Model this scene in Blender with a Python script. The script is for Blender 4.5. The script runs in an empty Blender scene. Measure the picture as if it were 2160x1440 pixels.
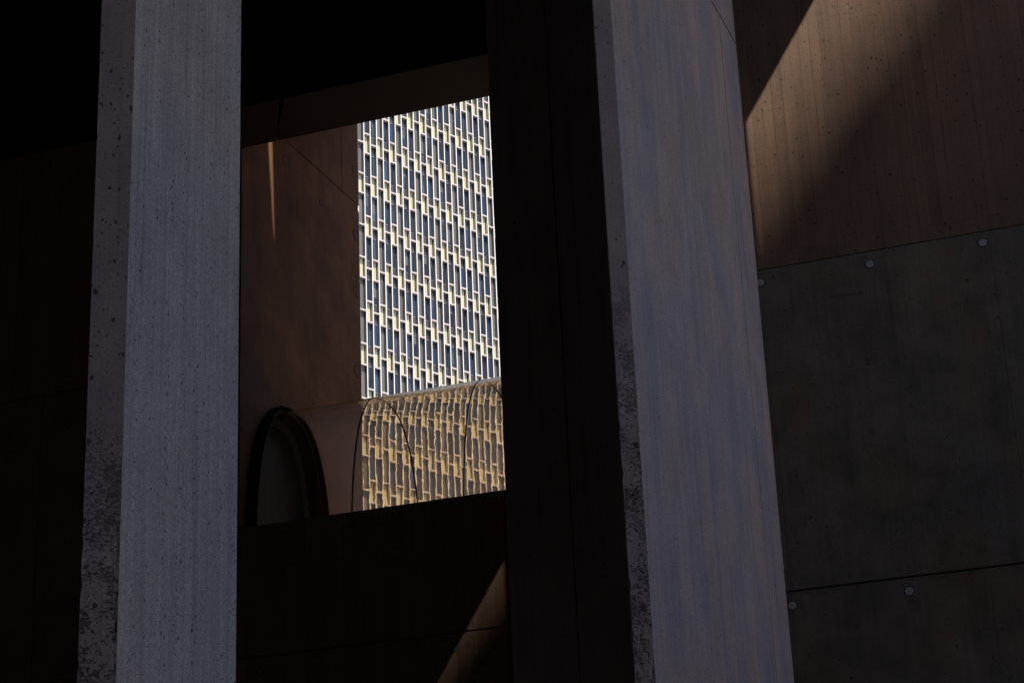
import bpy, bmesh, math, random
from mathutils import Vector, Matrix
from mathutils.geometry import tessellate_polygon
random.seed(7)
S = bpy.context.scene
C = S.collection
R = math.radians
EYE = 1.6                                   # camera height; heights below are given relative to the eye and lifted by EYE

# ------------------------------------------------------------------ camera
F_PX, PITCH, ROLL = 3174.694, 0.2604598, -0.0421574
cam_d = bpy.data.cameras.new('camera'); cam = bpy.data.objects.new('camera', cam_d); C.objects.link(cam)
cam_d.sensor_width = 36.0; cam_d.sensor_fit = 'HORIZONTAL'; cam_d.lens = F_PX / 2160 * 36
cam_d.shift_x = -16.2 / 2160; cam_d.shift_y = 779.6 / 2160
cam_d.clip_start = 0.1; cam_d.clip_end = 3000
cp, sp, cr, sr = math.cos(PITCH), math.sin(PITCH), math.cos(ROLL), math.sin(ROLL)
fw = Vector((0, cp, sp)); r0 = Vector((1, 0, 0)); u0 = Vector((0, -sp, cp))
rr = cr * r0 + sr * u0; uu = -sr * r0 + cr * u0
M = Matrix((rr, uu, -fw)).transposed().to_4x4(); M.translation = (0, 0, EYE)
cam.matrix_world = M
S.camera = cam

# ------------------------------------------------------------------ sky, sun, exposure
SUN_AZ, SUN_EL = 170.0, 61.0                # compass angles: 0 = +Y, clockwise
sdir = Vector((math.sin(R(SUN_AZ)) * math.cos(R(SUN_EL)), math.cos(R(SUN_AZ)) * math.cos(R(SUN_EL)), math.sin(R(SUN_EL))))
w = bpy.data.worlds.new('World'); S.world = w; w.use_nodes = True
nt = w.node_tree; bg = nt.nodes['Background']
sky = nt.nodes.new('ShaderNodeTexSky'); sky.sky_type = 'NISHITA'; sky.sun_disc = False
sky.sun_elevation = R(SUN_EL); sky.sun_rotation = R(SUN_AZ)
sky.air_density = 1.0; sky.dust_density = 1.2; sky.ozone_density = 1.2
nt.links.new(sky.outputs[0], bg.inputs[0]); bg.inputs[1].default_value = 0.15
sd = bpy.data.lights.new('sun', 'SUN'); sun = bpy.data.objects.new('sun', sd); C.objects.link(sun)
sd.energy = 4.4; sd.angle = R(0.53); sd.color = (1.0, 0.93, 0.84)
sun.rotation_euler = sdir.to_track_quat('Z', 'Y').to_euler(); sun.location = (0, -20, 60)
S.view_settings.view_transform = 'Standard'; S.view_settings.look = 'None'
S.view_settings.exposure = 1.05; S.view_settings.gamma = 1.0; S.view_settings.use_curve_mapping = False
S.render.engine = 'CYCLES'
cy = S.cycles
cy.max_bounces = 14; cy.diffuse_bounces = 5; cy.glossy_bounces = 4; cy.transmission_bounces = 12; cy.transparent_max_bounces = 12
cy.caustics_reflective = False; cy.caustics_refractive = True; cy.sample_clamp_indirect = 3.0
cy.use_denoising = True
try: cy.denoising_input_passes = 'RGB_ALBEDO_NORMAL'; cy.denoising_prefilter = 'ACCURATE'
except Exception: pass

# ------------------------------------------------------------------ frames of reference
YW, YP, YT = 0.2500119, 0.4695833, 0.9639947      # azimuths: wall normal axis, flared fins, tower facade
ur = Vector((math.cos(YW), -math.sin(YW), 0)); din = Vector((math.sin(YW), math.cos(YW), 0))
dp = Vector((math.sin(YP), math.cos(YP), 0))
D = 10.0                                           # distance of the wall plane
KB = 1.0400                                        # everything behind the window wall is set back by this factor

def empty(name, loc=(0, 0, 0), rz=0.0, label=None, cat=None, group=None):
    o = bpy.data.objects.new(name, None); C.objects.link(o); o.location = loc; o.rotation_euler = (0, 0, rz)
    o.empty_display_size = 0.3
    if label: o['label'] = label
    if cat: o['category'] = cat
    if group: o['group'] = group
    return o
def mesh_obj(name, verts, faces, mat, parent=None, smooth=False, loc=None, kind=None, mats=None, mi=None):
    m = bpy.data.meshes.new(name); m.from_pydata([tuple(v) for v in verts], [], faces)
    for q in (mats or [mat]): m.materials.append(q)
    if mi:
        for p_, i_ in zip(m.polygons, mi): p_.material_index = i_
    if smooth: m.polygons.foreach_set('use_smooth', [True] * len(m.polygons))
    m.update()
    o = bpy.data.objects.new(name, m); C.objects.link(o)
    if parent: o.parent = parent
    if loc is not None: o.location = loc
    if kind: o['kind'] = kind
    return o
def inst(name, me, parent, loc, kind=None):
    o = bpy.data.objects.new(name, me); C.objects.link(o); o.parent = parent; o.location = loc
    return o
class MB:
    def __init__(s): s.v = []; s.f = []
    def add(s, v, f):
        n = len(s.v); s.v += [tuple(a) for a in v]; s.f += [tuple(i + n for i in q) for q in f]
    def box(s, x0, x1, y0, y1, z0, z1):
        s.add([(x0,y0,z0),(x1,y0,z0),(x1,y1,z0),(x0,y1,z0),(x0,y0,z1),(x1,y0,z1),(x1,y1,z1),(x0,y1,z1)],
              [(0,3,2,1),(4,5,6,7),(0,1,5,4),(1,2,6,5),(2,3,7,6),(3,0,4,7)])
    def prism(s, front, back):
        """front/back: matching loops of 3-D points"""
        n = len(front)
        tri = [tuple(t) for t in tessellate_polygon([[Vector(p) for p in front]])]
        nrm = Vector((0, 0, 0))
        for i in range(n):
            nrm += Vector(front[i]).cross(Vector(front[(i + 1) % n]))
        fb = sum((Vector(b) - Vector(a) for a, b in zip(front, back)), Vector())
        f = []
        for t in tri:
            a, b, c = (Vector(front[i]) for i in t)
            t2 = t if (b - a).cross(c - a).dot(fb) < 0 else t[::-1]
            f.append(t2); f.append(tuple(i + n for i in t2[::-1]))
        flip = nrm.dot(fb) < 0
        for i in range(n):
            j = (i + 1) % n
            q = (i, j, j + n, i + n)
            f.append(q[::-1] if flip else q)
        s.add(list(front) + list(back), f)
    def build(s, name, mat, parent=None, smooth=False, kind=None):
        o = mesh_obj(name, s.v, s.f, mat, parent, smooth, kind=kind)
        bm = bmesh.new(); bm.from_mesh(o.data); bmesh.ops.recalc_face_normals(bm, faces=bm.faces); bm.to_mesh(o.data); bm.free()
        return o
def bevel(o, wdt=0.006, seg=2):
    m = o.modifiers.new('bevel', 'BEVEL'); m.width = wdt; m.segments = seg; m.limit_method = 'ANGLE'; m.angle_limit = R(40)

# ------------------------------------------------------------------ materials
def new_mat(name):
    m = bpy.data.materials.new(name); m.use_nodes = True
    n = m.node_tree; b = n.nodes['Principled BSDF']
    return m, n, b
def L(n, a, b): n.links.new(a, b)
def math_node(n, op, a, b=None, c=None, clamp=False):
    q = n.nodes.new('ShaderNodeMath'); q.operation = op; q.use_clamp = clamp
    for i, x in enumerate((a, b, c)):
        if x is None: continue
        if isinstance(x, (int, float)): q.inputs[i].default_value = x
        else: n.links.new(x, q.inputs[i])
    return q.outputs[0]
def maprange(n, x, a, b, c, d, smooth=False):
    q = n.nodes.new('ShaderNodeMapRange'); q.clamp = True
    if smooth: q.interpolation_type = 'SMOOTHSTEP'
    n.links.new(x, q.inputs[0])
    for i, v in enumerate((a, b, c, d)): q.inputs[i + 1].default_value = v
    return q.outputs[0]
def scaled(n, coord, sc, rot=(0, 0, 0), loc=(0, 0, 0)):
    q = n.nodes.new('ShaderNodeMapping'); q.inputs['Scale'].default_value = sc; q.inputs['Rotation'].default_value = rot
    q.inputs['Location'].default_value = loc
    n.links.new(coord, q.inputs[0]); return q.outputs[0]
def noise(n, co, scale, detail=4, rough=0.55, dist=0.0):
    q = n.nodes.new('ShaderNodeTexNoise'); q.inputs['Scale'].default_value = scale; q.inputs['Detail'].default_value = detail
    q.inputs['Roughness'].default_value = rough; q.inputs['Distortion'].default_value = dist
    n.links.new(co, q.inputs['Vector']); return q.outputs['Fac']
def mixcol(n, fac, a, b, mode='MIX'):
    q = n.nodes.new('ShaderNodeMix'); q.data_type = 'RGBA'; q.blend_type = mode
    for s_, x in ((q.inputs[0], fac), (q.inputs[6], a), (q.inputs[7], b)):
        if isinstance(x, (int, float)): s_.default_value = x
        elif isinstance(x, tuple): s_.default_value = (*x, 1)
        else: n.links.new(x, s_)
    return q.outputs[2]
def concrete(name, base, alt, streak=0.35, pits=1.0, pit_scale=13.0, boards=0.0, honey=None, mottle=0.3, bump=1.0, stain=0.0, grain=1.0, pit_gate=.62, diag=0):
    m, n, b = new_mat(name)
    tc = n.nodes.new('ShaderNodeTexCoord'); co = tc.outputs['Object']
    sep = n.nodes.new('ShaderNodeSeparateXYZ'); L(n, co, sep.inputs[0])
    cloud = maprange(n, noise(n, scaled(n, co, (1, 1, 0.55)), 0.9, 5, 0.6, 0.4), 0.3, 0.7, 0, 1)
    if diag:
        dg = noise(n, scaled(n, co, (1.0, 2.6, .55), rot=(R(-32), 0, 0)), 1.6, 5, .62, .5)
        cloud = math_node(n, 'ADD', math_node(n, 'MULTIPLY', cloud, .35), math_node(n, 'MULTIPLY', maprange(n, dg, .38, .62, 0, 1), .65))
    col = mixcol(n, cloud, base, alt)
    m2 = maprange(n, noise(n, scaled(n, co, (1, 1, .7), loc=(3, 1, 7)), 3.4, 6, 0.62), 0.28, 0.75, 1 - mottle, 1 + mottle * .6)
    st = maprange(n, noise(n, scaled(n, co, (26, 26, 0.5)), 1.0, 5, 0.65), 0.3, 0.72, 1 - streak, 1 + streak * .45)
    st2 = maprange(n, noise(n, scaled(n, co, (90, 90, 0.9), loc=(5, 2, 1)), 1.0, 2, 0.5), 0.33, 0.7, 1 - streak * .6, 1 + streak * .25)
    # narrow dark run marks
    run = noise(n, scaled(n, co, (17, 17, 0.16), loc=(1, 8, 2)), 1.0, 1, 0.4)
    runl = math_node(n, 'ABSOLUTE', math_node(n, 'SUBTRACT', run, 0.5))
    runm = maprange(n, runl, 0.0, 0.012, 1 - streak * 1.1, 1.0, True)
    gr = maprange(n, noise(n, co, 260, 2, 0.7), 0.25, 0.75, 1 - .25 * grain, 1 + .20 * grain)
    gr2 = maprange(n, noise(n, co, 95, 3, 0.75), 0.3, 0.7, 1 - .20 * grain, 1 + .16 * grain)
    k = math_node(n, 'MULTIPLY', m2, st); k = math_node(n, 'MULTIPLY', k, st2); k = math_node(n, 'MULTIPLY', k, runm)
    k = math_node(n, 'MULTIPLY', k, gr); k = math_node(n, 'MULTIPLY', k, gr2)
    h = math_node(n, 'ADD', math_node(n, 'MULTIPLY', st2, 0.0012), math_node(n, 'MULTIPLY', gr2, 0.0012))
    if boards:
        co_b = n.nodes.new('ShaderNodeCombineXYZ'); L(n, sep.outputs[2], co_b.inputs[0]); L(n, sep.outputs[0], co_b.inputs[1])
        br = n.nodes.new('ShaderNodeTexBrick'); L(n, co_b.outputs[0], br.inputs['Vector'])
        br.offset = 0.37; br.offset_frequency = 3; br.squash = 1.0
        br.inputs['Scale'].default_value = 1.0; br.inputs['Brick Width'].default_value = 1.9; br.inputs['Row Height'].default_value = 0.079
        br.inputs['Mortar Size'].default_value = 0.0017; br.inputs['Mortar Smooth'].default_value = 0.6; br.inputs['Bias'].default_value = 0.0
        br.inputs['Color1'].default_value = (1 - .16 * boards,) * 3 + (1,); br.inputs['Color2'].default_value = (1 + .09 * boards,) * 3 + (1,)
        br.inputs['Mortar'].default_value = (1, 1, 1, 1)
        bn = maprange(n, noise(n, scaled(n, co, (9, 9, 1.3), loc=(2, 2, 2)), 1.0, 2, 0.5), 0.38, 0.60, 0, 1)
        mf = math_node(n, 'MULTIPLY', br.outputs['Fac'], bn)
        tint = n.nodes.new('ShaderNodeSeparateColor'); L(n, br.outputs['Color'], tint.inputs[0])
        k = math_node(n, 'MULTIPLY', k, tint.outputs[0])
        k = math_node(n, 'MULTIPLY', k, math_node(n, 'SUBTRACT', 1.0, math_node(n, 'MULTIPLY', mf, 0.55 * boards)))
        h = math_node(n, 'SUBTRACT', h, math_node(n, 'MULTIPLY', mf, 0.004 * boards))
        h = math_node(n, 'ADD', h, math_node(n, 'MULTIPLY', tint.outputs[0], 0.006))
    if pits:
        jit = n.nodes.new('ShaderNodeTexNoise'); jit.inputs['Scale'].default_value = 50; L(n, co, jit.inputs['Vector'])
        cj = mixcol(n, 0.018, co, jit.outputs['Color'], 'ADD')
        for sc_, thr, gate, pz in ((pit_scale, 0.17, pit_gate, 0.65), (pit_scale * 2.3, 0.20, pit_gate - .1, 0.8), (pit_scale * .40, 0.06, 0.80, .6)):
            vo = n.nodes.new('ShaderNodeTexVoronoi'); vo.inputs['Scale'].default_value = sc_
            L(n, scaled(n, cj, (1, 1, pz)), vo.inputs['Vector'])
            sc2 = n.nodes.new('ShaderNodeSeparateColor'); L(n, vo.outputs['Color'], sc2.inputs[0])
            rad = math_node(n, 'MULTIPLY', maprange(n, sc2.outputs[0], gate, 1.0, 0.0, 1.0), thr * pits)
            dd = math_node(n, 'SUBTRACT', rad, vo.outputs['Distance'])
            pm = maprange(n, dd, -0.005, 0.035, 0.0, 1.0)
            k = math_node(n, 'MULTIPLY', k, math_node(n, 'SUBTRACT', 1.0, math_node(n, 'MULTIPLY', pm, 0.68)))  # shade inside the pits is put into the colour
            h = math_node(n, 'SUBTRACT', h, math_node(n, 'MULTIPLY', pm, 0.10 / sc_))
    if honey:                                   # rock pockets low on the arris, their shade painted dark too: heights honey=(z_none, z_full)
        hz = maprange(n, sep.outputs[2], honey[0], honey[1], 0, 1)
        hn = noise(n, scaled(n, co, (1, 1, 1.5)), 52, 5, 0.72, 0.4)
        hb = noise(n, co, 6.5, 3, 0.6)
        hx = math_node(n, 'ADD', hn, math_node(n, 'MULTIPLY', math_node(n, 'SUBTRACT', hb, 0.5), 0.55))
        hm = math_node(n, 'MULTIPLY', maprange(n, hx, 0.47, 0.36, 0, 1), hz)
        k = math_node(n, 'MULTIPLY', k, math_node(n, 'SUBTRACT', 1.0, math_node(n, 'MULTIPLY', hm, 0.48)))
        h = math_node(n, 'SUBTRACT', h, math_node(n, 'MULTIPLY', hm, 0.02))
    if stain:
        sn = maprange(n, noise(n, scaled(n, co, (1.2, 1.2, .8), loc=(9, 4, 4)), 1.5, 4, 0.6, 0.8), 0.5, 0.75, 0, stain)
        col = mixcol(n, sn, col, (0.22, 0.115, 0.05))
    kc = n.nodes.new('ShaderNodeCombineColor')
    for i in range(3): L(n, k, kc.inputs[i])
    col = mixcol(n, 1.0, col, kc.outputs[0], 'MULTIPLY')
    L(n, col, b.inputs['Base Color']); b.inputs['Roughness'].default_value = 0.88; b.inputs['Specular IOR Level'].default_value = 0.25
    bp = n.nodes.new('ShaderNodeBump'); bp.inputs['Strength'].default_value = 1.0; bp.inputs['Distance'].default_value = bump
    L(n, h, bp.inputs['Height']); L(n, bp.outputs[0], b.inputs['Normal'])
    return m
def plain(name, col, rough=0.6, metal=0.0, spec=0.4, vary=0.12, sc=(6, 6, 1.5), objvar=0.0):
    m, n, b = new_mat(name)
    tc = n.nodes.new('ShaderNodeTexCoord')
    f = maprange(n, noise(n, scaled(n, tc.outputs['Object'], sc), 1.0, 4, 0.6), 0.3, 0.7, 1 - vary, 1 + vary * .5)
    if objvar:
        oi = n.nodes.new('ShaderNodeObjectInfo')
        f = math_node(n, 'MULTIPLY', f, maprange(n, oi.outputs['Random'], 0, 1, 1 - objvar, 1 + objvar))
    kc = n.nodes.new('ShaderNodeCombineColor')
    for i in range(3): L(n, f, kc.inputs[i])
    L(n, mixcol(n, 1.0, col, kc.outputs[0], 'MULTIPLY'), b.inputs['Base Color'])
    b.inputs['Roughness'].default_value = rough; b.inputs['Metallic'].default_value = metal; b.inputs['Specular IOR Level'].default_value = spec
    return m

M_wall = concrete('wall_concrete', (0.165, 0.097, 0.060), (0.135, 0.083, 0.056), streak=.16, boards=1.0, pits=1.4, pit_scale=30, pit_gate=.45, mottle=.2, stain=.25)
M_wall_lo = concrete('wall_concrete_smooth', (0.140, 0.116, 0.092), (0.120, 0.102, 0.086), streak=.12, boards=0.18, pits=1.3, pit_scale=30, pit_gate=.6, mottle=.42, stain=.5)
M_brown = concrete('brown_concrete', (0.300, 0.135, 0.044), (0.190, 0.098, 0.044), streak=.14, pits=1.0, pit_scale=30, pit_gate=.5, grain=1.4, mottle=.38)
M_fin = concrete('fin_concrete', (0.600, 0.400, 0.315), (0.385, 0.325, 0.345), streak=.13, grain=1.4, pits=1.2, pit_scale=30, pit_gate=.6, mottle=.16, diag=1)
M_fin_edge = concrete('fin_edge_concrete', (0.45, 0.335, 0.295), (0.38, 0.29, 0.265), streak=.10, pits=1.3, pit_scale=16, honey=(EYE + 4.6, EYE + 3.4), mottle=.2)
M_pil = concrete('pillar_concrete', (0.600, 0.445, 0.385), (0.500, 0.410, 0.400), streak=.18, grain=1.5, pits=1.5, pit_scale=46, pit_gate=.34, mottle=.16)
M_pil_edge = concrete('pillar_edge_concrete', (0.47, 0.345, 0.31), (0.40, 0.305, 0.285), streak=.08, pits=1.7, pit_scale=26, honey=(EYE + 3.05, EYE + 2.2), mottle=.2)
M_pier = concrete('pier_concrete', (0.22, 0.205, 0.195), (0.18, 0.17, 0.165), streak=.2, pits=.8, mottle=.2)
M_dark = concrete('sheltered_concrete', (0.095, 0.072, 0.056), (0.08, 0.062, 0.05), streak=.25, pits=.8, mottle=.2)
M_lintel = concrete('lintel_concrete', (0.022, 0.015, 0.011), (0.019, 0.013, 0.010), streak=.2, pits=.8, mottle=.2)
M_pane = plain('door_glass', (0.022, 0.034, 0.055), .35, spec=.25, vary=.05)
M_plug = concrete('plug_mortar', (0.31, 0.30, 0.31), (0.25, 0.25, 0.26), streak=.02, pits=.5, mottle=.1)
M_plug_br = concrete('plug_mortar_brown', (0.19, 0.11, 0.07), (0.17, 0.095, 0.062), streak=.02, pits=.5, mottle=.1)
M_joint = plain('joint_filler', (0.05, 0.045, 0.04), .9)
M_ring = plain('plug_rim', (0.03, 0.022, 0.018), .9)
M_hall = plain('blocker_concrete', (0.34, 0.22, 0.14), .9)
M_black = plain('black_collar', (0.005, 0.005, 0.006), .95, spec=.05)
M_room = plain('dark_room', (0.03, 0.033, 0.04), .8)
M_band = plain('arch_trim', (0.14, 0.15, 0.165), .6)
M_seam = plain('bronze_seam', (0.17, 0.09, 0.035), .45, metal=.6)
M_asph = plain('ground_paving', (0.24, 0.215, 0.19), .9, sc=(.4, .4, .4))
M_block = plain('blocker_render', (0.16, 0.15, 0.14), .85, sc=(.2, .2, .2))
M_white = plain('mullion_white', (0.61, 0.59, 0.56), .5, vary=.05)
M_trans = plain('transom_offwhite', (0.44, 0.385, 0.365), .55, vary=.10, objvar=.06)
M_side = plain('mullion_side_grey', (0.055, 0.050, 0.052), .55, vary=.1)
M_yel = plain('pale_yellow_panel', (0.455, 0.412, 0.262), .5, vary=.07, objvar=.07)
M_grey = plain('grey_panel', (0.105, 0.101, 0.095), .5, vary=.08, objvar=.16)
M_span = plain('dark_spandrel', (0.060, 0.054, 0.056), .35, vary=.12, objvar=.12)
M_bar = plain('window_bar', (0.22, 0.22, 0.25), .5)
M_line = plain('reveal_beige', (0.26, 0.235, 0.18), .6)
M_void = plain('facade_backing', (0.012, 0.011, 0.012), .7)
M_bolt = plain('white_fitting', (0.8, 0.8, 0.8), .4)

def glass_pane():
    m, n, b = new_mat('window_glass')
    tc = n.nodes.new('ShaderNodeTexCoord'); oi = n.nodes.new('ShaderNodeObjectInfo')
    sep = n.nodes.new('ShaderNodeSeparateXYZ'); L(n, tc.outputs['Object'], sep.inputs[0])
    off = math_node(n, 'MULTIPLY', oi.outputs['Random'], 40)
    cx = n.nodes.new('ShaderNodeCombineXYZ'); L(n, math_node(n, 'ADD', sep.outputs[0], off), cx.inputs[0]); L(n, math_node(n, 'MULTIPLY', sep.outputs[2], .06), cx.inputs[2])
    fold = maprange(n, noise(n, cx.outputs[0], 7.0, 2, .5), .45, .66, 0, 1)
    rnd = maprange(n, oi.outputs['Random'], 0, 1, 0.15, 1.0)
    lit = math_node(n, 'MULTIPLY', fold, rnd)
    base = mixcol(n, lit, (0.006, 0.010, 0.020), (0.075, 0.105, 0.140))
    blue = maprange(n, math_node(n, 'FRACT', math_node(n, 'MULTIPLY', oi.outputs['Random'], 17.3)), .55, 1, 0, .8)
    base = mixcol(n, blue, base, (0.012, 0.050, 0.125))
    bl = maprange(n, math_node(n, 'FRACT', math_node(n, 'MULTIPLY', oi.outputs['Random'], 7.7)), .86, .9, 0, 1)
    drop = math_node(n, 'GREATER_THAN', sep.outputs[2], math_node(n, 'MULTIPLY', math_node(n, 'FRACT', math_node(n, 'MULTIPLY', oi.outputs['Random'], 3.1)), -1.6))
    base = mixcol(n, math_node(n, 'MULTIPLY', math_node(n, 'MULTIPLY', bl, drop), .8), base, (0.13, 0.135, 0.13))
    L(n, base, b.inputs['Base Color']); b.inputs['Roughness'].default_value = .08; b.inputs['IOR'].default_value = 1.52
    return m
M_glass = glass_pane()

def acrylic(name, warp, haze=0.0):
    """tinted clear acrylic with a milky film standing in for reflected sky haze; the outer face carries the sheet's slight waviness"""
    m = bpy.data.materials.new(name); m.use_nodes = True; n = m.node_tree; n.nodes.clear()
    out = n.nodes.new('ShaderNodeOutputMaterial')
    g = n.nodes.new('ShaderNodeBsdfGlass'); g.inputs['IOR'].default_value = 1.49; g.inputs['Roughness'].default_value = 0.0
    g.inputs['Color'].default_value = (0.90, 0.778, 0.605, 1) if warp else (1, 1, 1, 1)
    d = n.nodes.new('ShaderNodeBsdfDiffuse'); d.inputs['Color'].default_value = (0.75, 0.62, 0.61, 1)
    tr = n.nodes.new('ShaderNodeBsdfTranslucent'); tr.inputs['Color'].default_value = (0.75, 0.60, 0.58, 1)
    a = n.nodes.new('ShaderNodeAddShader'); mx = n.nodes.new('ShaderNodeMixShader'); mx.inputs[0].default_value = haze
    h = n.nodes.new('ShaderNodeMixShader'); h.inputs[0].default_value = .7
    L(n, d.outputs[0], h.inputs[1]); L(n, tr.outputs[0], h.inputs[2])
    L(n, g.outputs[0], mx.inputs[1]); L(n, h.outputs[0], mx.inputs[2]); L(n, mx.outputs[0], out.inputs[0])
    if warp:
        tc = n.nodes.new('ShaderNodeTexCoord')
        a1 = noise(n, scaled(n, tc.outputs['Object'], (1, 1, .8)), 7.0, 2, .5)
        a2 = noise(n, tc.outputs['Object'], 26.0, 1, .5)
        hh = math_node(n, 'ADD', a1, math_node(n, 'MULTIPLY', a2, .22))
        bp = n.nodes.new('ShaderNodeBump'); bp.inputs['Distance'].default_value = warp; bp.inputs['Strength'].default_value = 1.0
        L(n, hh, bp.inputs['Height']); L(n, bp.outputs[0], g.inputs['Normal'])
    return m
WARP = 0.00010
M_ac_near = acrylic('tinted_acrylic_near', WARP, 0.04); M_ac_out = acrylic('tinted_acrylic_far', WARP, 0.27); M_ac_in = acrylic('tinted_acrylic_inner', 0)  # far half carries the stronger painted haze

# ------------------------------------------------------------------ ground
mb = MB(); mb.box(-1500, 1500, -1500, 1500, -0.5, 0.0)
g = mb.build('ground', M_asph); g['kind'] = 'structure'

# ------------------------------------------------------------------ the wall plane, local frame x = along wall to the right, y = away, z up
WLOC = tuple(din * D)
GAP = 0.005
def wall_piece(parent, x0, x1, z0, z1, mat, name='wall_panel', y0=0.0, y1=0.50, sx0=0, sx1=0, bev=.005):
    """sx: shift of the back edge, for splayed ends"""
    m_ = MB()
    m_.prism([(x0, y0, z0 + EYE), (x1, y0, z0 + EYE), (x1, y0, z1 + EYE), (x0, y0, z1 + EYE)],
             [(x0 + sx0, y1, z0 + EYE), (x1 + sx1, y1, z0 + EYE), (x1 + sx1, y1, z1 + EYE), (x0 + sx0, y1, z1 + EYE)])
    o = m_.build(name, mat, parent); bevel(o, bev, 1); return o
def disc(name, parent, mat, x, z, rad, y=0.0, depth=0.004, ringmat=None, seg=28, plane='wall'):
    """tie-hole plug: a mortar disc in a narrow dark rim"""
    def ring(r0_, r1_, ya, yb):
        v = []; f = []
        for i in range(seg):
            a = 2 * math.pi * i / seg
            for r_, y_ in ((r0_, ya), (r1_, ya), (r1_, yb), (r0_, yb)):
                v.append((x + r_ * math.cos(a), y_, z + EYE + r_ * math.sin(a)))
        for i in range(seg):
            j = (i + 1) % seg
            for q in range(4):
                f.append((4 * i + q, 4 * j + q, 4 * j + (q + 1) % 4, 4 * i + (q + 1) % 4))
        return v, f
    v = [(x + rad * math.cos(2 * math.pi * i / seg), y - depth, z + EYE + rad * math.sin(2 * math.pi * i / seg)) for i in range(seg)]
    v += [(p_[0], y + .01, p_[2]) for p_ in v]
    f = [tuple(range(seg)), tuple(range(2 * seg - 1, seg - 1, -1))] + [(i, (i + 1) % seg, (i + 1) % seg + seg, i + seg) for i in range(seg)]
    m_ = MB(); m_.add(v, f); o = m_.build(name, mat, parent)
    m2 = MB(); m2.add(*ring(rad * 1.02, rad * 1.02 + .006, y - .0022, y + .008)); m2.build('plug_rim', ringmat or M_ring, o)
    return o

ZTOP, ZBOT = 9.98, -EYE
# --- window wall (left), with the opening
wallL = empty('concrete_wall', WLOC, -YW, 'dark board-marked concrete wall pierced by the large window opening with tower behind', 'wall', 'concrete wall bays')
OX0, OX1, OZ0, OZ1 = -4.728, -2.50, 4.455, 8.222
J1, J2, J0 = 3.395, 5.880, 0.92
J3 = 8.36
XL = -9.4
def jstrip(parent, x0, x1, z, t=0.5):
    m_ = MB(); m_.box(x0, x1, .012, t - .02, z - GAP + EYE, z + GAP + EYE); m_.build('joint_strip', M_joint, parent)
def vstrip(parent, x, z0, z1):
    m_ = MB(); m_.box(x - GAP, x + GAP, .012, .48, z0 + EYE, z1 + EYE); m_.build('joint_strip', M_joint, parent)
wp = lambda *a, **k: wall_piece(wallL, *a, **k)
wp(XL, OX1, ZBOT, J0 - GAP, M_wall)
wp(XL, -6.50 - GAP, J0 + GAP, J1 - GAP, M_wall_lo); wp(-6.50 + GAP, OX1, J0 + GAP, J1 - GAP, M_wall)
wp(XL, -6.50 - GAP, J1 + GAP, J2 - GAP, M_wall_lo); wp(-6.50 + GAP, OX0, J1 + GAP, J2 - GAP, M_wall_lo, sx1=-.34)
wp(OX0, OX1, J1 + GAP, OZ0, M_wall)
wp(XL, OX0, J2 + GAP, OZ1 - GAP, M_wall, sx1=-.34)
for z in (J0, J1): jstrip(wallL, XL, OX1, z)
jstrip(wallL, XL, OX0 - .36, J2); jstrip(wallL, XL, OX0 - .36, OZ1)
vstrip(wallL, -6.50, J0, J2)
# lintel: a slanted slot added at its left end to let one blade of sun through
sl = Vector((sdir.dot(ur), -sdir.dot(din), sdir.z))           # sun direction in (u, n toward camera, z)
k1, k2 = sl.x / sl.z, sl.y / sl.z
def to_b(x, y, z): return (x, y, z + EYE)
# brown wall local frame: x = along dp, plane through B
B = Vector((-1.323825, 12.5609437, 0)) * KB
def brown_pt(s, z): q = B + dp * (s * KB); q.z = z * KB; return q
blade = [brown_pt(-1.436, 8.35), brown_pt(-1.366, 8.35), brown_pt(-1.328, 7.29), brown_pt(-1.337, 7.29)]
def carry_to_wall(P, y):                                     # follow the sun ray from P to the plane y (local, away positive)
    yl = P.dot(din) - D
    t = (yl - y) / sl.y
    return (P.dot(ur) + sl.x * t, y, P.z + sl.z * t)
slotF = [carry_to_wall(p_, 0.0) for p_ in blade]; slotB = [carry_to_wall(p_, 0.50) for p_ in blade]
def widen(q, d=.008):
    c = Vector((sum(p_[0] for p_ in q) / 4, 0, 0)); w_ = (-1, 1, 1, -1)
    return [(p_[0] + d * w_[i], p_[1], p_[2]) for i, p_ in enumerate(q)]
slotF, slotB = widen(slotF), widen(slotB)
def at_z(q, side, z):                                          # x of the slot's side line at height z
    a, b_ = (q[0], q[3]) if side == 0 else (q[1], q[2])
    t = (z - a[2]) / (b_[2] - a[2]); return a[0] + (b_[0] - a[0]) * t
zt = ZTOP
def line_piece(x_of_left, x_of_right, z0, z1, mat, zb0=None):
    m_ = MB()
    F_ = [(x_of_left(0, z0), 0, z0 + EYE), (x_of_right(0, z0), 0, z0 + EYE), (x_of_right(0, z1), 0, z1 + EYE), (x_of_left(0, z1), 0, z1 + EYE)]
    B_ = [(x_of_left(1, z0), .5, z0 + EYE), (x_of_right(1, z0), .5, z0 + EYE), (x_of_right(1, z1), .5, z1 + EYE), (x_of_left(1, z1), .5, z1 + EYE)]
    m_.prism(F_, B_); return m_.build('lintel', mat, wallL)
qs = (slotF, slotB)
ZS = ZTOP
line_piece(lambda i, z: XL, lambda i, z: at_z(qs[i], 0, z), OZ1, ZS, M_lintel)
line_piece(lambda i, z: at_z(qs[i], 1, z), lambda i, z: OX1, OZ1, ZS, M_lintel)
for x, z in ((-3.02, 3.285), (-4.55, 3.285), (-6.25, 5.60), (-6.15, 3.285)):
    disc('tie_plug', wallL, M_wall_lo if x > -6 else M_dark, x, z, .030)

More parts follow.
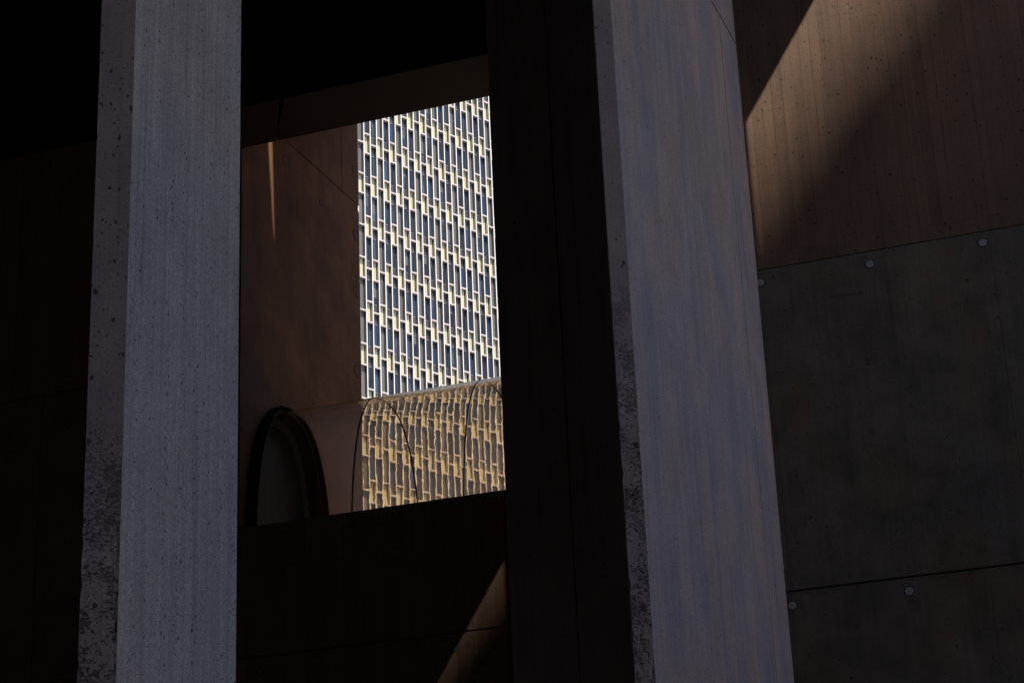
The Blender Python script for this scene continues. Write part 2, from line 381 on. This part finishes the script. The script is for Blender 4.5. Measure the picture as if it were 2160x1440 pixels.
# --- right wall
wallR = empty('concrete_wall', WLOC, -YW, 'broad concrete wall right of the tall fin, crossed by a slanting patch of sunlight', 'wall', 'concrete wall bays')
wr = lambda *a, **k: wall_piece(wallR, *a, **k)
XR = 3.6
wr(OX1 + .012, 1.005 - GAP, ZBOT, J0 - GAP, M_wall_lo); wr(1.005 + GAP, XR, ZBOT, J0 - GAP, M_wall_lo)
wr(OX1 + .012, 1.005 - GAP * .16, J0 + GAP, J1 - GAP, M_wall_lo, bev=.0012); wr(1.005 + GAP * .16, XR, J0 + GAP, J1 - GAP, M_wall_lo, bev=.0012)
wr(OX1 + .012, 1.005 - GAP * .16, J1 + GAP, J2 - GAP, M_wall_lo, y0=-.006, bev=.0012); wr(1.005 + GAP * .16, XR, J1 + GAP, J2 - GAP, M_wall_lo, y0=-.006, bev=.0012)
wr(OX1 + .012, XR, J2 + GAP, J3 - GAP, M_wall, y0=.002); wr(OX1 + .012, XR, J3 + GAP, ZTOP, M_wall)
for z in (J0, J1, J2, J3): jstrip(wallR, OX1 + .02, XR, z)
vstrip(wallR, 1.005, ZBOT, J2)
for x, z in ((-.604, 5.778), (.179, 5.775), (.961, 5.790), (1.745, 5.78), (2.53, 5.78), (-.586, 3.293), (.195, 3.294), (.98, 3.30), (1.76, 3.29)):
    disc('tie_plug', wallR, M_plug, x, z, .0285, y=-.006 if z > 4 else 0)
# shallow patch beside the second plug, a repair strip under the joint
m_ = MB(); m_.box(-.13, .118, -.0085, .01, 5.565 + EYE, 5.735 + EYE); o = m_.build('repair_patch', M_plug_br and M_wall_lo, wallR); o['label'] = 'slightly proud mortar repair under the joint'

# --- pier and tall flared fin right of the window
fin = empty('tall_fin', WLOC, -YW, 'tall flared concrete fin right of the window opening, broad blue-grey side with narrow brown edge', 'pillar', 'concrete fins')
def wl(p2): v = Vector((p2[0], p2[1], 0)); return (v.dot(ur), v.dot(din) - D)
def nar(front, az_face, az_sight):
    """left corner of a narrow front face whose outward normal points to az_face, seen along az_sight"""
    d_ = (math.sin(R(az_face + 90)), math.cos(R(az_face + 90))); q = (math.sin(R(az_sight)), math.cos(R(az_sight)))
    # front + t*d_ = r*q
    det = d_[0] * -q[1] + d_[1] * q[0]
    t = (-front[0] * -q[1] - front[1] * q[0]) / det
    return (front[0] + d_[0] * t, front[1] + d_[1] * t)
NAZ = 169.0
bk, fr, na = wl((1.871607, 9.8429581)), wl((.7156245, 7.5648986)), wl(nar((.7156245, 7.5648986), NAZ, 4.612))
def az_x(az, y):                                             # x on plane y (local) seen at compass azimuth az
    return (D + y) * math.tan(R(az) - YW)
PY = -.12
px0, px1 = az_x(-.205, PY), az_x(4.50, PY)
def loop(z): return [(x, y, z + EYE) for x, y in ((bk[0], .004), fr, (fr[0] - .004, fr[1] + .04), (na[0] + .004, na[1] + .04), (px1, PY + .05), (bk[0] - .4, .004))]
ZJ = 7.833
def fin_seg(z0, z1, parent, name, mat, inset=0.0):
    m_ = MB(); a = loop(z0); b_ = loop(z1)
    if inset:
        c = Vector((sum(q[0] for q in a) / len(a), sum(q[1] for q in a) / len(a), 0))
        a = [(q[0] + (c.x - q[0]) * inset, q[1] + (c.y - q[1]) * inset, q[2]) for q in a]; b_ = [(q[0], q[1], b_[0][2]) for q in a]
    m_.prism(a, b_); o = m_.build(name, mat, parent); bevel(o, .006, 2); return o
o = fin_seg(ZBOT, ZJ - .008, fin, 'fin_segment', M_fin); fin_seg(ZJ + .008, ZTOP, fin, 'fin_segment', M_fin); fin_seg(ZJ - .01, ZJ + .01, fin, 'joint_strip', M_joint, .02)
# narrow edge face, an arris slab set 3 mm proud so that it carries its own rough finish
def edge_slab(parent, a, b_, z0, z1, mat, name, dents, seed):
    """displaced grid between plan points a -> b_, facing the camera; dents grow towards the foot"""
    from mathutils import noise as mn
    nx, nz = 22, 420
    ax, bx = Vector((a[0], a[1], 0)), Vector((b_[0], b_[1], 0))
    nrm = Vector(((bx - ax).y, -(bx - ax).x, 0)).normalized()
    if nrm.y > 0: nrm = -nrm
    v, f = [], []
    for j in range(nz + 1):
        z = z0 + (z1 - z0) * j / nz
        for i in range(nx + 1):
            t = i / nx; p_ = ax.lerp(bx, t)
            q = Vector((p_.x * 30 + seed, p_.y * 30, z * 22))
            k_ = max(0, min(1, (dents[0] - z) / (dents[0] - dents[1])))
            e = mn.noise(q) * .6 + mn.noise(q * 2.3) * .4
            big = mn.noise(Vector((p_.x * 6 + seed, p_.y * 6, z * 3.1)))
            dd = -max(0, e * .5 + big * .6 - .12) * .045 * k_ * (0.25 if t in (0, 1) else 1)
            side = 0.0
            if i == 0 or i == nx:
                side = -max(0, mn.noise(Vector((i * 5 + seed, 3, z * 11))) - .20) * .016 * (.3 + 2.2 * k_)
            P = p_ + nrm * (.003 + dd) + (bx - ax).normalized() * (-side if i == 0 else side)
            v.append((P.x, P.y, z + EYE))
    for j in range(nz):
        for i in range(nx):
            q = j * (nx + 1) + i; f.append((q, q + 1, q + nx + 2, q + nx + 1))
    o = mesh_obj(name, v, f, mat, parent, True); return o
edge_slab(fin, na, fr, ZBOT, ZTOP, M_fin_edge, 'fin_edge', (3.9, 2.6), 3.0)
# hairline board joint on the broad face
dl = Vector((bk[0] - fr[0], -fr[1], 0)); dl.normalize()
def on_face(sb, off): p_ = Vector((bk[0], 0, 0)) - dl * sb + Vector((dl.y, -dl.x, 0)) * off; return p_
m_ = MB()
a, b_ = on_face(.39, .0016), on_face(.396, .0016); a2, b2 = on_face(.39, -.01), on_face(.396, -.01)
m_.prism([(q.x, q.y, ZBOT + EYE) for q in (a, b_, b2, a2)], [(q.x, q.y, ZJ - .01 + EYE) for q in (a, b_, b2, a2)])
m_.build('board_fin', M_fin, fin)

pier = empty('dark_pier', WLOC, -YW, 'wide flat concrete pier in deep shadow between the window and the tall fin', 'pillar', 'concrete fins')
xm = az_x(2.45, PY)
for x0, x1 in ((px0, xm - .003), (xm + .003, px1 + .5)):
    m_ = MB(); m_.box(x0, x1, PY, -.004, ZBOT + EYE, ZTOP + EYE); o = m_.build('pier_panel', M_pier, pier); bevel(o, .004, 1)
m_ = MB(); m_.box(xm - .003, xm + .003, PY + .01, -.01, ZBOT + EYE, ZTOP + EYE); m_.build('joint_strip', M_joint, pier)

# --- free-standing pillar on the left, nearer the camera
KP = 0.62
pil = empty('concrete_pillar', WLOC, -YW, 'pitted blue-grey concrete pillar at the left with crumbling brown front edge', 'pillar', 'concrete fins')
pb, pf, pn = [wl(tuple(c_ * KP for c_ in q)) for q in ((-2.1219776, 10.8627382), (-2.7087757, 9.7063523), nar((-2.7087757, 9.7063523), NAZ, -17.0))]
pbl = (pb[0] - .16, pb[1] + .03)
def back_off(a, b_, d):
    nx__, ny__ = (b_[1] - a[1]), -(b_[0] - a[0]); l_ = math.hypot(nx__, ny__); nx__, ny__ = nx__ / l_ * d, ny__ / l_ * d
    if ny__ < 0: nx__, ny__ = -nx__, -ny__
    return (nx__, ny__)
bo = back_off(pn, pf, .05)
def toward(p_, q_, d): l_ = math.dist(p_, q_); return (p_[0] + (q_[0] - p_[0]) * d / l_, p_[1] + (q_[1] - p_[1]) * d / l_)
lp = [pb, pf, (pf[0] + bo[0] - .012, pf[1] + bo[1]), (pn[0] + bo[0], pn[1] + bo[1]), pbl]
m_ = MB(); m_.prism([(x, y, 0) for x, y in lp], [(x, y, ZTOP + EYE) for x, y in lp]); o = m_.build('pillar_shaft', M_pil, pil); bevel(o, .005, 2)
edge_slab(pil, pn, pf, ZBOT, ZTOP, M_pil_edge, 'pillar_edge', (2.9, 1.9), 11.0)

# ------------------------------------------------------------------ brown splayed wall behind the window
BL = B.copy(); BL.z = 0
brown = empty('brown_wall', tuple(BL), math.pi / 2 - YP, 'brown concrete side wall seen through the opening, with round tie marks and a blade of sunlight', 'wall')
SC0 = -1.5677 * KB
PA, PZC, PP, PC, PB = 0.54 * KB, 4.0 * KB, 2.6, 0.52 * KB, 1.757 * KB
def prof(t, off=0.0, squash=1.0):
    """arch section: t 0..1 from near foot over the crown to far foot; returns (s, z)"""
    a = math.pi * (1 - t)
    c, s_ = math.cos(a), math.sin(a)
    return (PC + squash * (PA + off) * math.copysign(abs(c) ** (2 / PP), c), PZC + (PB + off) * abs(s_) ** (2 / PP))
NP = 72
def prof_even(n, off=0.0, squash=1.0, zlow=None):
    pts = [prof(i / 800, off, squash) for i in range(801)]
    d = [0]
    for i in range(800): d.append(d[-1] + math.dist(pts[i], pts[i + 1]))
    out = []; k = 0
    for i in range(n + 1):
        tgt = d[-1] * i / n
        while k < 799 and d[k + 1] < tgt: k += 1
        t = (tgt - d[k]) / max(1e-9, d[k + 1] - d[k]); out.append((pts[k][0] + (pts[k + 1][0] - pts[k][0]) * t, pts[k][1] + (pts[k + 1][1] - pts[k][1]) * t))
    return out
TH = .26
hole = [(SC0 - .045 + s_, z) for s_, z in prof_even(40, -.012, .93)]          # arch hole outline in the wall plane
hz0 = hole[0][1]
X0b = -1.9 * KB - .35
Jb, Jv = 8.37 * KB, -.290 * KB
Jz = [ZBOT, J0 * KB, J1 * KB + .1, hz0, Jb, ZTOP + .35]
def bp(m_, outline):                                        # outline in (x, z)
    m_.prism([(x, 0, z + EYE) for x, z in outline], [(x, TH, z + EYE) for x, z in outline])
g_ = .006
m_ = MB(); bp(m_, [(X0b, ZBOT), (0, ZBOT), (0, hz0 - g_), (X0b, hz0 - g_)]); m_.build('wall_panel', M_brown, brown)
m_ = MB(); bp(m_, [(X0b, hz0 + g_ * 0)] + [(hole[0][0], hz0)] + hole[1:-1] + [(hole[-1][0], hz0), (0, hz0), (0, Jb - .075), (-.020, Jb - .045), (-.012, Jb - g_), (X0b, Jb - g_)]); o = m_.build('wall_panel', M_brown, brown)
m_ = MB(); bp(m_, [(X0b, Jb + g_), (Jv - g_ * .6, Jb + g_), (Jv - g_ * .6, ZTOP + .35), (X0b, ZTOP + .35)]); m_.build('wall_panel', M_brown, brown)
m_ = MB(); bp(m_, [(Jv + g_ * .6, Jb + g_), (0, Jb + g_), (0, ZTOP + .35), (Jv + g_ * .6, ZTOP + .35)]); m_.build('wall_panel', M_brown, brown)
for (x0, x1, z0, z1) in ((X0b, -.004, hz0 - g_, hz0), (X0b, -.004, Jb - g_, Jb + g_), (Jv - g_ * .6, Jv + g_ * .6, Jb + g_, ZTOP + .35)):
    m_ = MB(); m_.box(x0, x1, .012, TH - .01, z0 + EYE, z1 + EYE); m_.build('joint_strip', M_joint, brown)
for s_, z, r_ in ((-.048, 8.028, .050), (-.030, 7.427, .052), (-.036, 6.619, .054), (-1.164, 8.16, .045), (-.62, 8.05, .030), (-.05, 8.72, .045)):
    o = disc('tie_mark', brown, M_plug_br, min(s_ * KB, -.062), z * KB, r_, depth=.002)
# black collar round the tunnel, inner trim band, dark room
def arch_strip(inner, outer, y0, y1, name, mat, parent, close=True):
    v, f = [], []; n_ = len(inner)
    for (a, b_) in zip(inner, outer):
        for (x, z), y in ((a, y0), (b_, y0), (b_, y1), (a, y1)): v.append((x, y, z + EYE))
    for i in range(n_ - 1):
        for q in range(4): f.append((4 * i + q, 4 * i + (q + 1) % 4, 4 * (i + 1) + (q + 1) % 4, 4 * (i + 1) + q))
    f.append((3, 2, 1, 0)); f.append(tuple(4 * (n_ - 1) + q for q in range(4)))
    return mesh_obj(name, v, f, mat, parent, False)
pi_ = [(SC0 + s_ - .055, z) for s_, z in prof_even(48, .004, .965)]
po_ = [(SC0 + s_ - .062, z) for s_, z in prof_even(48, .004, .965)]
def expand(pts, near, top, far):
    out = []
    c = sum(p_[0] for p_ in pts) / len(pts); hw = max(p_[0] for p_ in pts) - c; zm = max(p_[1] for p_ in pts); z0_ = pts[0][1]
    for x, z in pts:
        t = (x - c) / hw; k_ = near * max(0, -t) + far * max(0, t)
        out.append((x + (k_ if t > 0 else -k_), z + top * (z - z0_) / (zm - z0_)))
    return out
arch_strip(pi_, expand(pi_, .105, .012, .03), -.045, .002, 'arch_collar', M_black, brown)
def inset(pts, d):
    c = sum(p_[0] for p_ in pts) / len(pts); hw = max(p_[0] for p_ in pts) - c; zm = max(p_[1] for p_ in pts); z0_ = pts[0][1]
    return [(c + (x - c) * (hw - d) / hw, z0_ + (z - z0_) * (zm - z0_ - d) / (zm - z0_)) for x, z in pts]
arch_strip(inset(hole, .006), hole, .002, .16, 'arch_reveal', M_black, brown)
arch_strip(inset(hole, .085), inset(hole, .006), .125, .16, 'arch_trim', M_band, brown)
pp = inset(hole, .086); m_ = MB(); m_.prism([(x, .14, z + EYE) for x, z in pp], [(x, .155, z + EYE) for x, z in pp]); m_.build('door_pane', M_pane, brown)

# ------------------------------------------------------------------ tinted acrylic tunnel
N1 = Vector((-2.0332529, 11.162896, 0)) * KB
un = N1.dot(ur)
tun = empty('acrylic_tunnel', WLOC, -YW, 'arched tunnel of bronze-tinted clear acrylic crossing the window, the tower seen wavering through it', 'tunnel')
nx_, ny_ = wl(tuple(N1[:2]))
dpl = (dp.dot(ur), dp.dot(din))
def tube_pt(u, s_, z): return (u + dpl[0] * s_, ny_ + dpl[1] * s_, z + EYE)
RING1, RING3 = -3.9153 * KB, -2.9994 * KB
PITCHR = RING3 - RING1
seams = [nx_, RING1, RING3, RING3 + PITCHR, RING3 + 2 * PITCHR]
TOUT, TIN = 0.0, -0.006
NPR = 160
o_sec = prof_even(NPR, TOUT); 
i_sec = []
for i, (s_, z) in enumerate(o_sec):                           # true normal offset for the inner face
    a = o_sec[max(0, i - 1)]; b_ = o_sec[min(NPR, i + 1)]
    tx, tz = b_[0] - a[0], b_[1] - a[1]; l_ = math.hypot(tx, tz)
    i_sec.append((s_ + tz / l_ * -TIN, z - tx / l_ * -TIN))
def tunnel_panel(u0_, u1_):
    v, f, mi = [], [], []
    cols = 4
    for sec in (o_sec, i_sec):
        for c in range(cols + 1):
            u = u0_ + (u1_ - u0_) * c / cols
            for s_, z in sec: v.append(tube_pt(u, s_, z))
    n_ = NPR + 1; ob = (cols + 1) * n_
    for c in range(cols):
        for i in range(NPR):
            q = c * n_ + i; f.append((q, q + n_, q + n_ + 1, q + 1)); mi.append(2 if i < NPR * .46 else 0)
            q += ob; f.append((q, q + 1, q + n_ + 1, q + n_)); mi.append(1)
    sm = len(f)
    base = len(v)
    for c in (0, cols):                                        # end caps with their own vertices
        for i in range(n_): v.append(v[c * n_ + i]); v.append(v[ob + c * n_ + i])
        for i in range(NPR):
            q = base + 2 * i; t = (q, q + 1, q + 3, q + 2); f.append(t if c == 0 else t[::-1]); mi.append(1)
        base = len(v)
    o = mesh_obj('acrylic_panel', v, f, None, tun, False, mats=[M_ac_out, M_ac_in, M_ac_near], mi=mi)
    o.data.polygons.foreach_set('use_smooth', [i < sm for i in range(len(f))])
    # feet
    return o
ps = []
for a, b_ in zip(seams[:-1], seams[1:]):
    ps.append(tunnel_panel(a + (.0066 if a != nx_ else .0), b_ - .0066))
def seam_ring(u, wdt):
    v, f = [], []
    outp = o_sec[::2]; n_ = len(outp)
    for s_, z in outp:
        cs, cz = s_ - PC, z - PZC; l_ = math.hypot(cs, cz)
        for k_, du in ((-.006, -wdt), (.002, -wdt), (.002, wdt), (-.006, wdt)):
            v.append(tube_pt(u + du, s_ + cs / l_ * k_, z + cz / l_ * k_))
    for i in range(n_ - 1):
        for q in range(4): f.append((4 * i + q, 4 * i + (q + 1) % 4, 4 * (i + 1) + (q + 1) % 4, 4 * (i + 1) + q))
    return mesh_obj('seam_gasket', v, f, M_seam, tun)
for u in seams[1:]: seam_ring(u, .0060)
m_ = MB()
zf = PZC
a = [tube_pt(nx_ - .3, -.06, zf), tube_pt(seams[-1], -.06, zf), tube_pt(seams[-1], 1.25, zf), tube_pt(nx_ - .3, 1.25, zf)]
m_.prism([(x, y, z) for x, y, z in a], [(x, y, z - .22) for x, y, z in a]); m_.build('tunnel_floor', M_dark, tun)

# ------------------------------------------------------------------ the tower
FH, CW = 3.6, 0.5607205
tl = Vector((-10.5663433, 100.0, 0))
tower = empty('office_tower', tuple(tl), math.pi / 2 - YT, 'tall sunlit office tower with white mullion grid and staggered pale yellow panels', 'building')
ZV = 66.0755632 + EYE
KM, KX, VM, VX = -32, 58, -9.0, (ZV) / FH
FY, FB = 0.4753603, 1.2330653
HM = 0.035
DP = 0.25
def zz(v): return ZV - v * FH
cells = []                    # (k, kind, v0, v1)
for k in range(KM, KX):
    off = 0.0 if k % 2 else 1.0
    nper = int(math.floor((VM - off) / 2))
    v = off + 2 * nper
    while v < VX:
        gk = (k % 3 == 0)
        for kind, a, b_ in (('Y', 0, FY), ('A', FY, FB), ('B', FB, 2.0)):
            cells.append((k, gk, kind, v + a, v + b_))
        v += 2
def seen(k, v0, v1):
    """inside the window opening as the camera sees it; returns 1 above the tunnel, 2 behind it"""
    if not (-1 <= k <= 22): return 0
    top = -2.3 - .085 * k - .25; 
    vm = (v0 + v1) / 2
    if vm < top - .4 or vm > 8.2: return 0
    return 1 if vm < 4.3 + .02 * 0 - .07 * k + .3 else 2
TB = .125 / 2 / FH            # half transom in storeys
mesh_cache = {}
def box_mesh(name, sx, sy, sz, mat):
    key = (name, round(sx, 4), round(sy, 4), round(sz, 3), mat.name)
    if key not in mesh_cache:
        m_ = MB(); m_.box(0, sx, 0, sy, -sz, 0)
        me = bpy.data.meshes.new(name); me.from_pydata(m_.v, [], m_.f); me.materials.append(mat); me.update(); mesh_cache[key] = me
    return mesh_cache[key]
rest = {}
cnt = {}
def put(name, mat, x, y, ztop, sx, sy, sz, sn, prio):
    cnt.setdefault(name, 0)
    if sn and sn <= prio and cnt[name] < 290:
        cnt[name] += 1
        return inst(name, box_mesh(name, sx, sy, sz, mat), tower, (x, y, ztop))
    rest.setdefault((name, mat.name), (MB(), mat))[0].box(x, x + sx, y, y + sy, ztop - sz, ztop)
cells.sort(key=lambda c: abs((c[3] + c[4]) / 2 - 1.5))
for k, gk, kind, v0, v1 in cells:
    sn = seen(k, v0, v1)
    if v0 < VM or v1 > VX: continue
    x0 = k * CW + HM; clear = CW - 2 * HM
    pw = clear - .10
    zt_, zb_ = zz(v0) - .0625, zz(v1) + .0625
    put('transom', M_trans, x0, .022, zz(v1) + .0625, clear, DP, .125, sn, 1)
    if kind == 'Y':
        put('yellow_panel', M_yel, x0 - .02, DP, zt_ - .0, pw + .02, .03, zt_ - zb_, sn, 2)
        # pale reveal lining on the mullion's flank
        rest.setdefault(('reveal_lining', M_line.name), (MB(), M_line))[0].box(x0 + clear - .004, x0 + clear, .03, DP, zb_, zt_)
    elif gk:
        put('grey_panel', M_grey, x0 - .02, DP, zt_, pw + .02, .03, zt_ - zb_, sn, 2)
    else:
        hs = .205 * FH
        if kind == 'A':
            put('spandrel_panel', M_span, x0 - .02, DP, zb_ + hs - .045, pw + .02, .03, hs - .045, sn, 2)
            put('window_bar', M_bar, x0 - .02, DP - .03, zb_ + hs, pw + .02, .05, .045, sn, 2)
            put('window_pane', M_glass, x0 - .02, DP + .01, zt_, pw + .02, .03, zt_ - zb_ - hs, sn, 2)
        else:
            put('spandrel_panel', M_span, x0 - .02, DP, zt_, pw + .02, .03, hs + .04, sn, 2)
            put('window_bar', M_bar, x0 - .02, DP - .03, zt_ - hs - .04, pw + .02, .05, .045, sn, 2)
            put('window_pane', M_glass, x0 - .02, DP + .01, zt_ - hs - .085, pw + .02, .03, zt_ - zb_ - hs - .085, sn, 2)
zt0, zb0 = zz(VM), 0.0
mul = None
for k in range(KM, KX + 1):
    x = k * CW
    vs = [(x - HM, 0, zb0), (x + HM, 0, zb0), (x + HM, DP + .03, zb0), (x - HM, DP + .03, zb0), (x - HM, 0, zt0), (x + HM, 0, zt0), (x + HM, DP + .03, zt0), (x - HM, DP + .03, zt0)]
    if mul is None:
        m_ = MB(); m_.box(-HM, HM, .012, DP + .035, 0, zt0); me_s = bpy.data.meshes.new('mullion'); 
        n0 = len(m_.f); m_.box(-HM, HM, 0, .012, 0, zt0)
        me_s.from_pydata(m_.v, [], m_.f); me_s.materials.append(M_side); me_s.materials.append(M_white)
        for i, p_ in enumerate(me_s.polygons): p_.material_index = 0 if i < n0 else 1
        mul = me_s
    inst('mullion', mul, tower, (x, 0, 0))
for (name, _), (m_, mat) in rest.items():
    o = mesh_obj(name, m_.v, m_.f, mat, tower, kind='stuff')
m_ = MB(); m_.box(KM * CW, KX * CW, DP + .04, 16, 0, zt0 + .2); m_.build('tower_body', M_void, tower)
m_ = MB(); m_.box(KM * CW - .2, KX * CW + .2, -.05, 16.2, zt0 + .2, zt0 + 2.0); m_.build('roof_parapet', M_side, tower)

# ------------------------------------------------------------------ unseen slab added to mask the sun; its holes shape the lit patches
roofm = MB()
ZC = ZTOP + .004
def roof_pt(up, zp, zc): return (up + k1 * (zc - zp), -(k2 * (zc - zp)))
Lz = lambda u: 8.09 + 1.58 * u
h1 = [(-.60, Lz(-.60)), (1.16, Lz(1.16)), (2.2, 9.90), (2.2, 9.0), (-.60, 4.6)]
h2 = [(-2.635, Lz(-2.635)), (-3.75, Lz(-3.75)), (-3.2, 1.0), (-2.635, 1.2)]
def carry_z(P, zc):
    t = (zc - P.z) / sl.z
    return (P.dot(ur) + sl.x * t, P.dot(din) - D - sl.y * t)
TR = .12
rx0, rx1, ry0, ry1 = -9.4, 2.6, -14.2, 2.3
tops, bots = [], []
for zc, dst in ((ZC, bots), (ZC + TR, tops)):
    dst.append([(rx0, ry0), (rx1, ry0), (rx1, ry1), (rx0, ry1)])
    dst.append([roof_pt(u, z, zc) for u, z in h1]); dst.append([roof_pt(u, z, zc) for u, z in h2])
    dst.append([carry_z(p_, zc) for p_ in blade])
def flat(loops, z): return [[Vector((x, y, z)) for x, y in lp_] for lp_ in loops]
vb = [p_ for lp_ in flat(bots, ZC + EYE) for p_ in lp_]; vt = [p_ for lp_ in flat(tops, ZC + TR + EYE) for p_ in lp_]
tri = tessellate_polygon(flat(bots, 0.0)); n_ = len(vb)
faces = [tuple(t) for t in tri] + [tuple(i + n_ for i in t[::-1]) for t in tri]
k_ = 0
for lp_ in bots:
    c = len(lp_)
    for i in range(c): faces.append((k_ + i, k_ + (i + 1) % c, k_ + (i + 1) % c + n_, k_ + i + n_))
    k_ += c
roof = mesh_obj('sun_mask_slab', vb + vt, faces, M_hall); roof.location = WLOC; roof.rotation_euler = (0, 0, -YW)
bm = bmesh.new(); bm.from_mesh(roof.data); bmesh.ops.recalc_face_normals(bm, faces=bm.faces); bm.to_mesh(roof.data); bm.free()
roof['label'] = 'unseen slab added overhead, its slanted holes shaping the sunlit patches'; roof['category'] = 'roof'
# unseen walls added to keep sky light off the window wall
for nm, bx, lb in (('sky_blocker_wall', (-9.9, -9.41, -14.2, 2.3, -EYE, ZC + .1), 'unseen wall added on the left to block sky light'),
                   ('sky_blocker_wall', (-9.9, 2.6, -14.7, -14.21, -EYE, ZC + .1), 'unseen wall added at the rear to block sky light')):
    m_ = MB(); m_.box(bx[0], bx[1], bx[2], bx[3], bx[4] + EYE, bx[5] + EYE); o = m_.build(nm, M_hall); o.location = WLOC; o.rotation_euler = (0, 0, -YW)
    o['label'] = lb; o['category'] = 'wall'

# ------------------------------------------------------------------ unseen blocks added to cut sun and sky light
def block(name, p0, dirv, l0, l1, depth, hgt, label):
    """facade runs from p0 along dirv (l0..l1); the body extends to the side away from the camera"""
    d_ = Vector((dirv[0], dirv[1], 0)).normalized(); nn = Vector((-d_.y, d_.x, 0))
    if nn.dot(Vector((p0[0], p0[1], 0))) < 0: nn = -nn
    root = empty(name, (p0[0], p0[1], 0), 0, label, 'building', 'added light blockers')
    m_ = MB(); a, b_ = d_ * l0, d_ * l1; c, e = b_ + nn * depth, a + nn * depth
    m_.prism([(q.x, q.y, 0) for q in (a, b_, c, e)], [(q.x, q.y, hgt) for q in (a, b_, c, e)]); m_.build('block_body', M_block, root)
    mw = MB()
    nf = int(hgt / 3.6)
    for fl in range(1, nf):
        for q in range(int((l1 - l0) / 3.2)):
            s0 = l0 + .8 + q * 3.2; a_ = d_ * s0 - nn * .03; b2_ = d_ * (s0 + 1.7) - nn * .03
            z0 = fl * 3.6; mw.add([(a_.x, a_.y, z0), (b2_.x, b2_.y, z0), (b2_.x, b2_.y, z0 + 1.8), (a_.x, a_.y, z0 + 1.8)], [(0, 1, 2, 3)])
    o = mw.build('window', M_span, root); o['kind'] = 'stuff'
    return root
SLOPE_FAR = 1.19; TFAR = 85.0
Q = ur * 0.3 + din * D; Q.z = 7.75 + EYE
E1 = Q + sdir * TFAR
hx, hn = 1 - sl.x * SLOPE_FAR / sl.z, -sl.y * SLOPE_FAR / sl.z
hdir = ur * hx - din * hn
block('light_blocker', (E1.x, E1.y), (hdir.x, hdir.y), -16, 14, 14, E1.z, 'unseen block added behind the camera, its top edge softly cutting the sunlight')
pB = Vector((math.sin(R(113)), math.cos(R(113)), 0)) * 26
block('light_blocker', (pB.x, pB.y), (math.sin(R(205)), math.cos(R(205))), 0, 40, 12, 36, 'unseen block added on the right to cut off sky light')

# ------------------------------------------------------------------ unseen paving added for warm bounce, and blocks added to cut sky light
M_terr = plain('bounce_terracotta', (0.46, 0.27, 0.14), .9, sc=(1.5, 1.5, 1.5))
m_ = MB(); m_.box(-4.0, 14, 2.0, 40, 2.6 + EYE, 2.8 + EYE); o = m_.build('bounce_terrace', M_terr); o.location = WLOC; o.rotation_euler = (0, 0, -YW); o['kind'] = 'structure'
m_ = MB(); m_.box(6.0, 16, 1.0, 34, 0, 13 + EYE); o = m_.build('sky_blocker', M_block); o.location = WLOC; o.rotation_euler = (0, 0, -YW)
o['label'] = 'unseen block added behind the window wall to cut blue sky light'; o['category'] = 'building'

m_ = MB(); m_.box(9.0, 21, -6.0, 3.5, 0, 5.2 + EYE); o = m_.build('low_sky_blocker', M_block); o.location = WLOC; o.rotation_euler = (0, 0, -YW)
o['label'] = 'low unseen block added at the right to dim the fin towards its foot'; o['category'] = 'building'
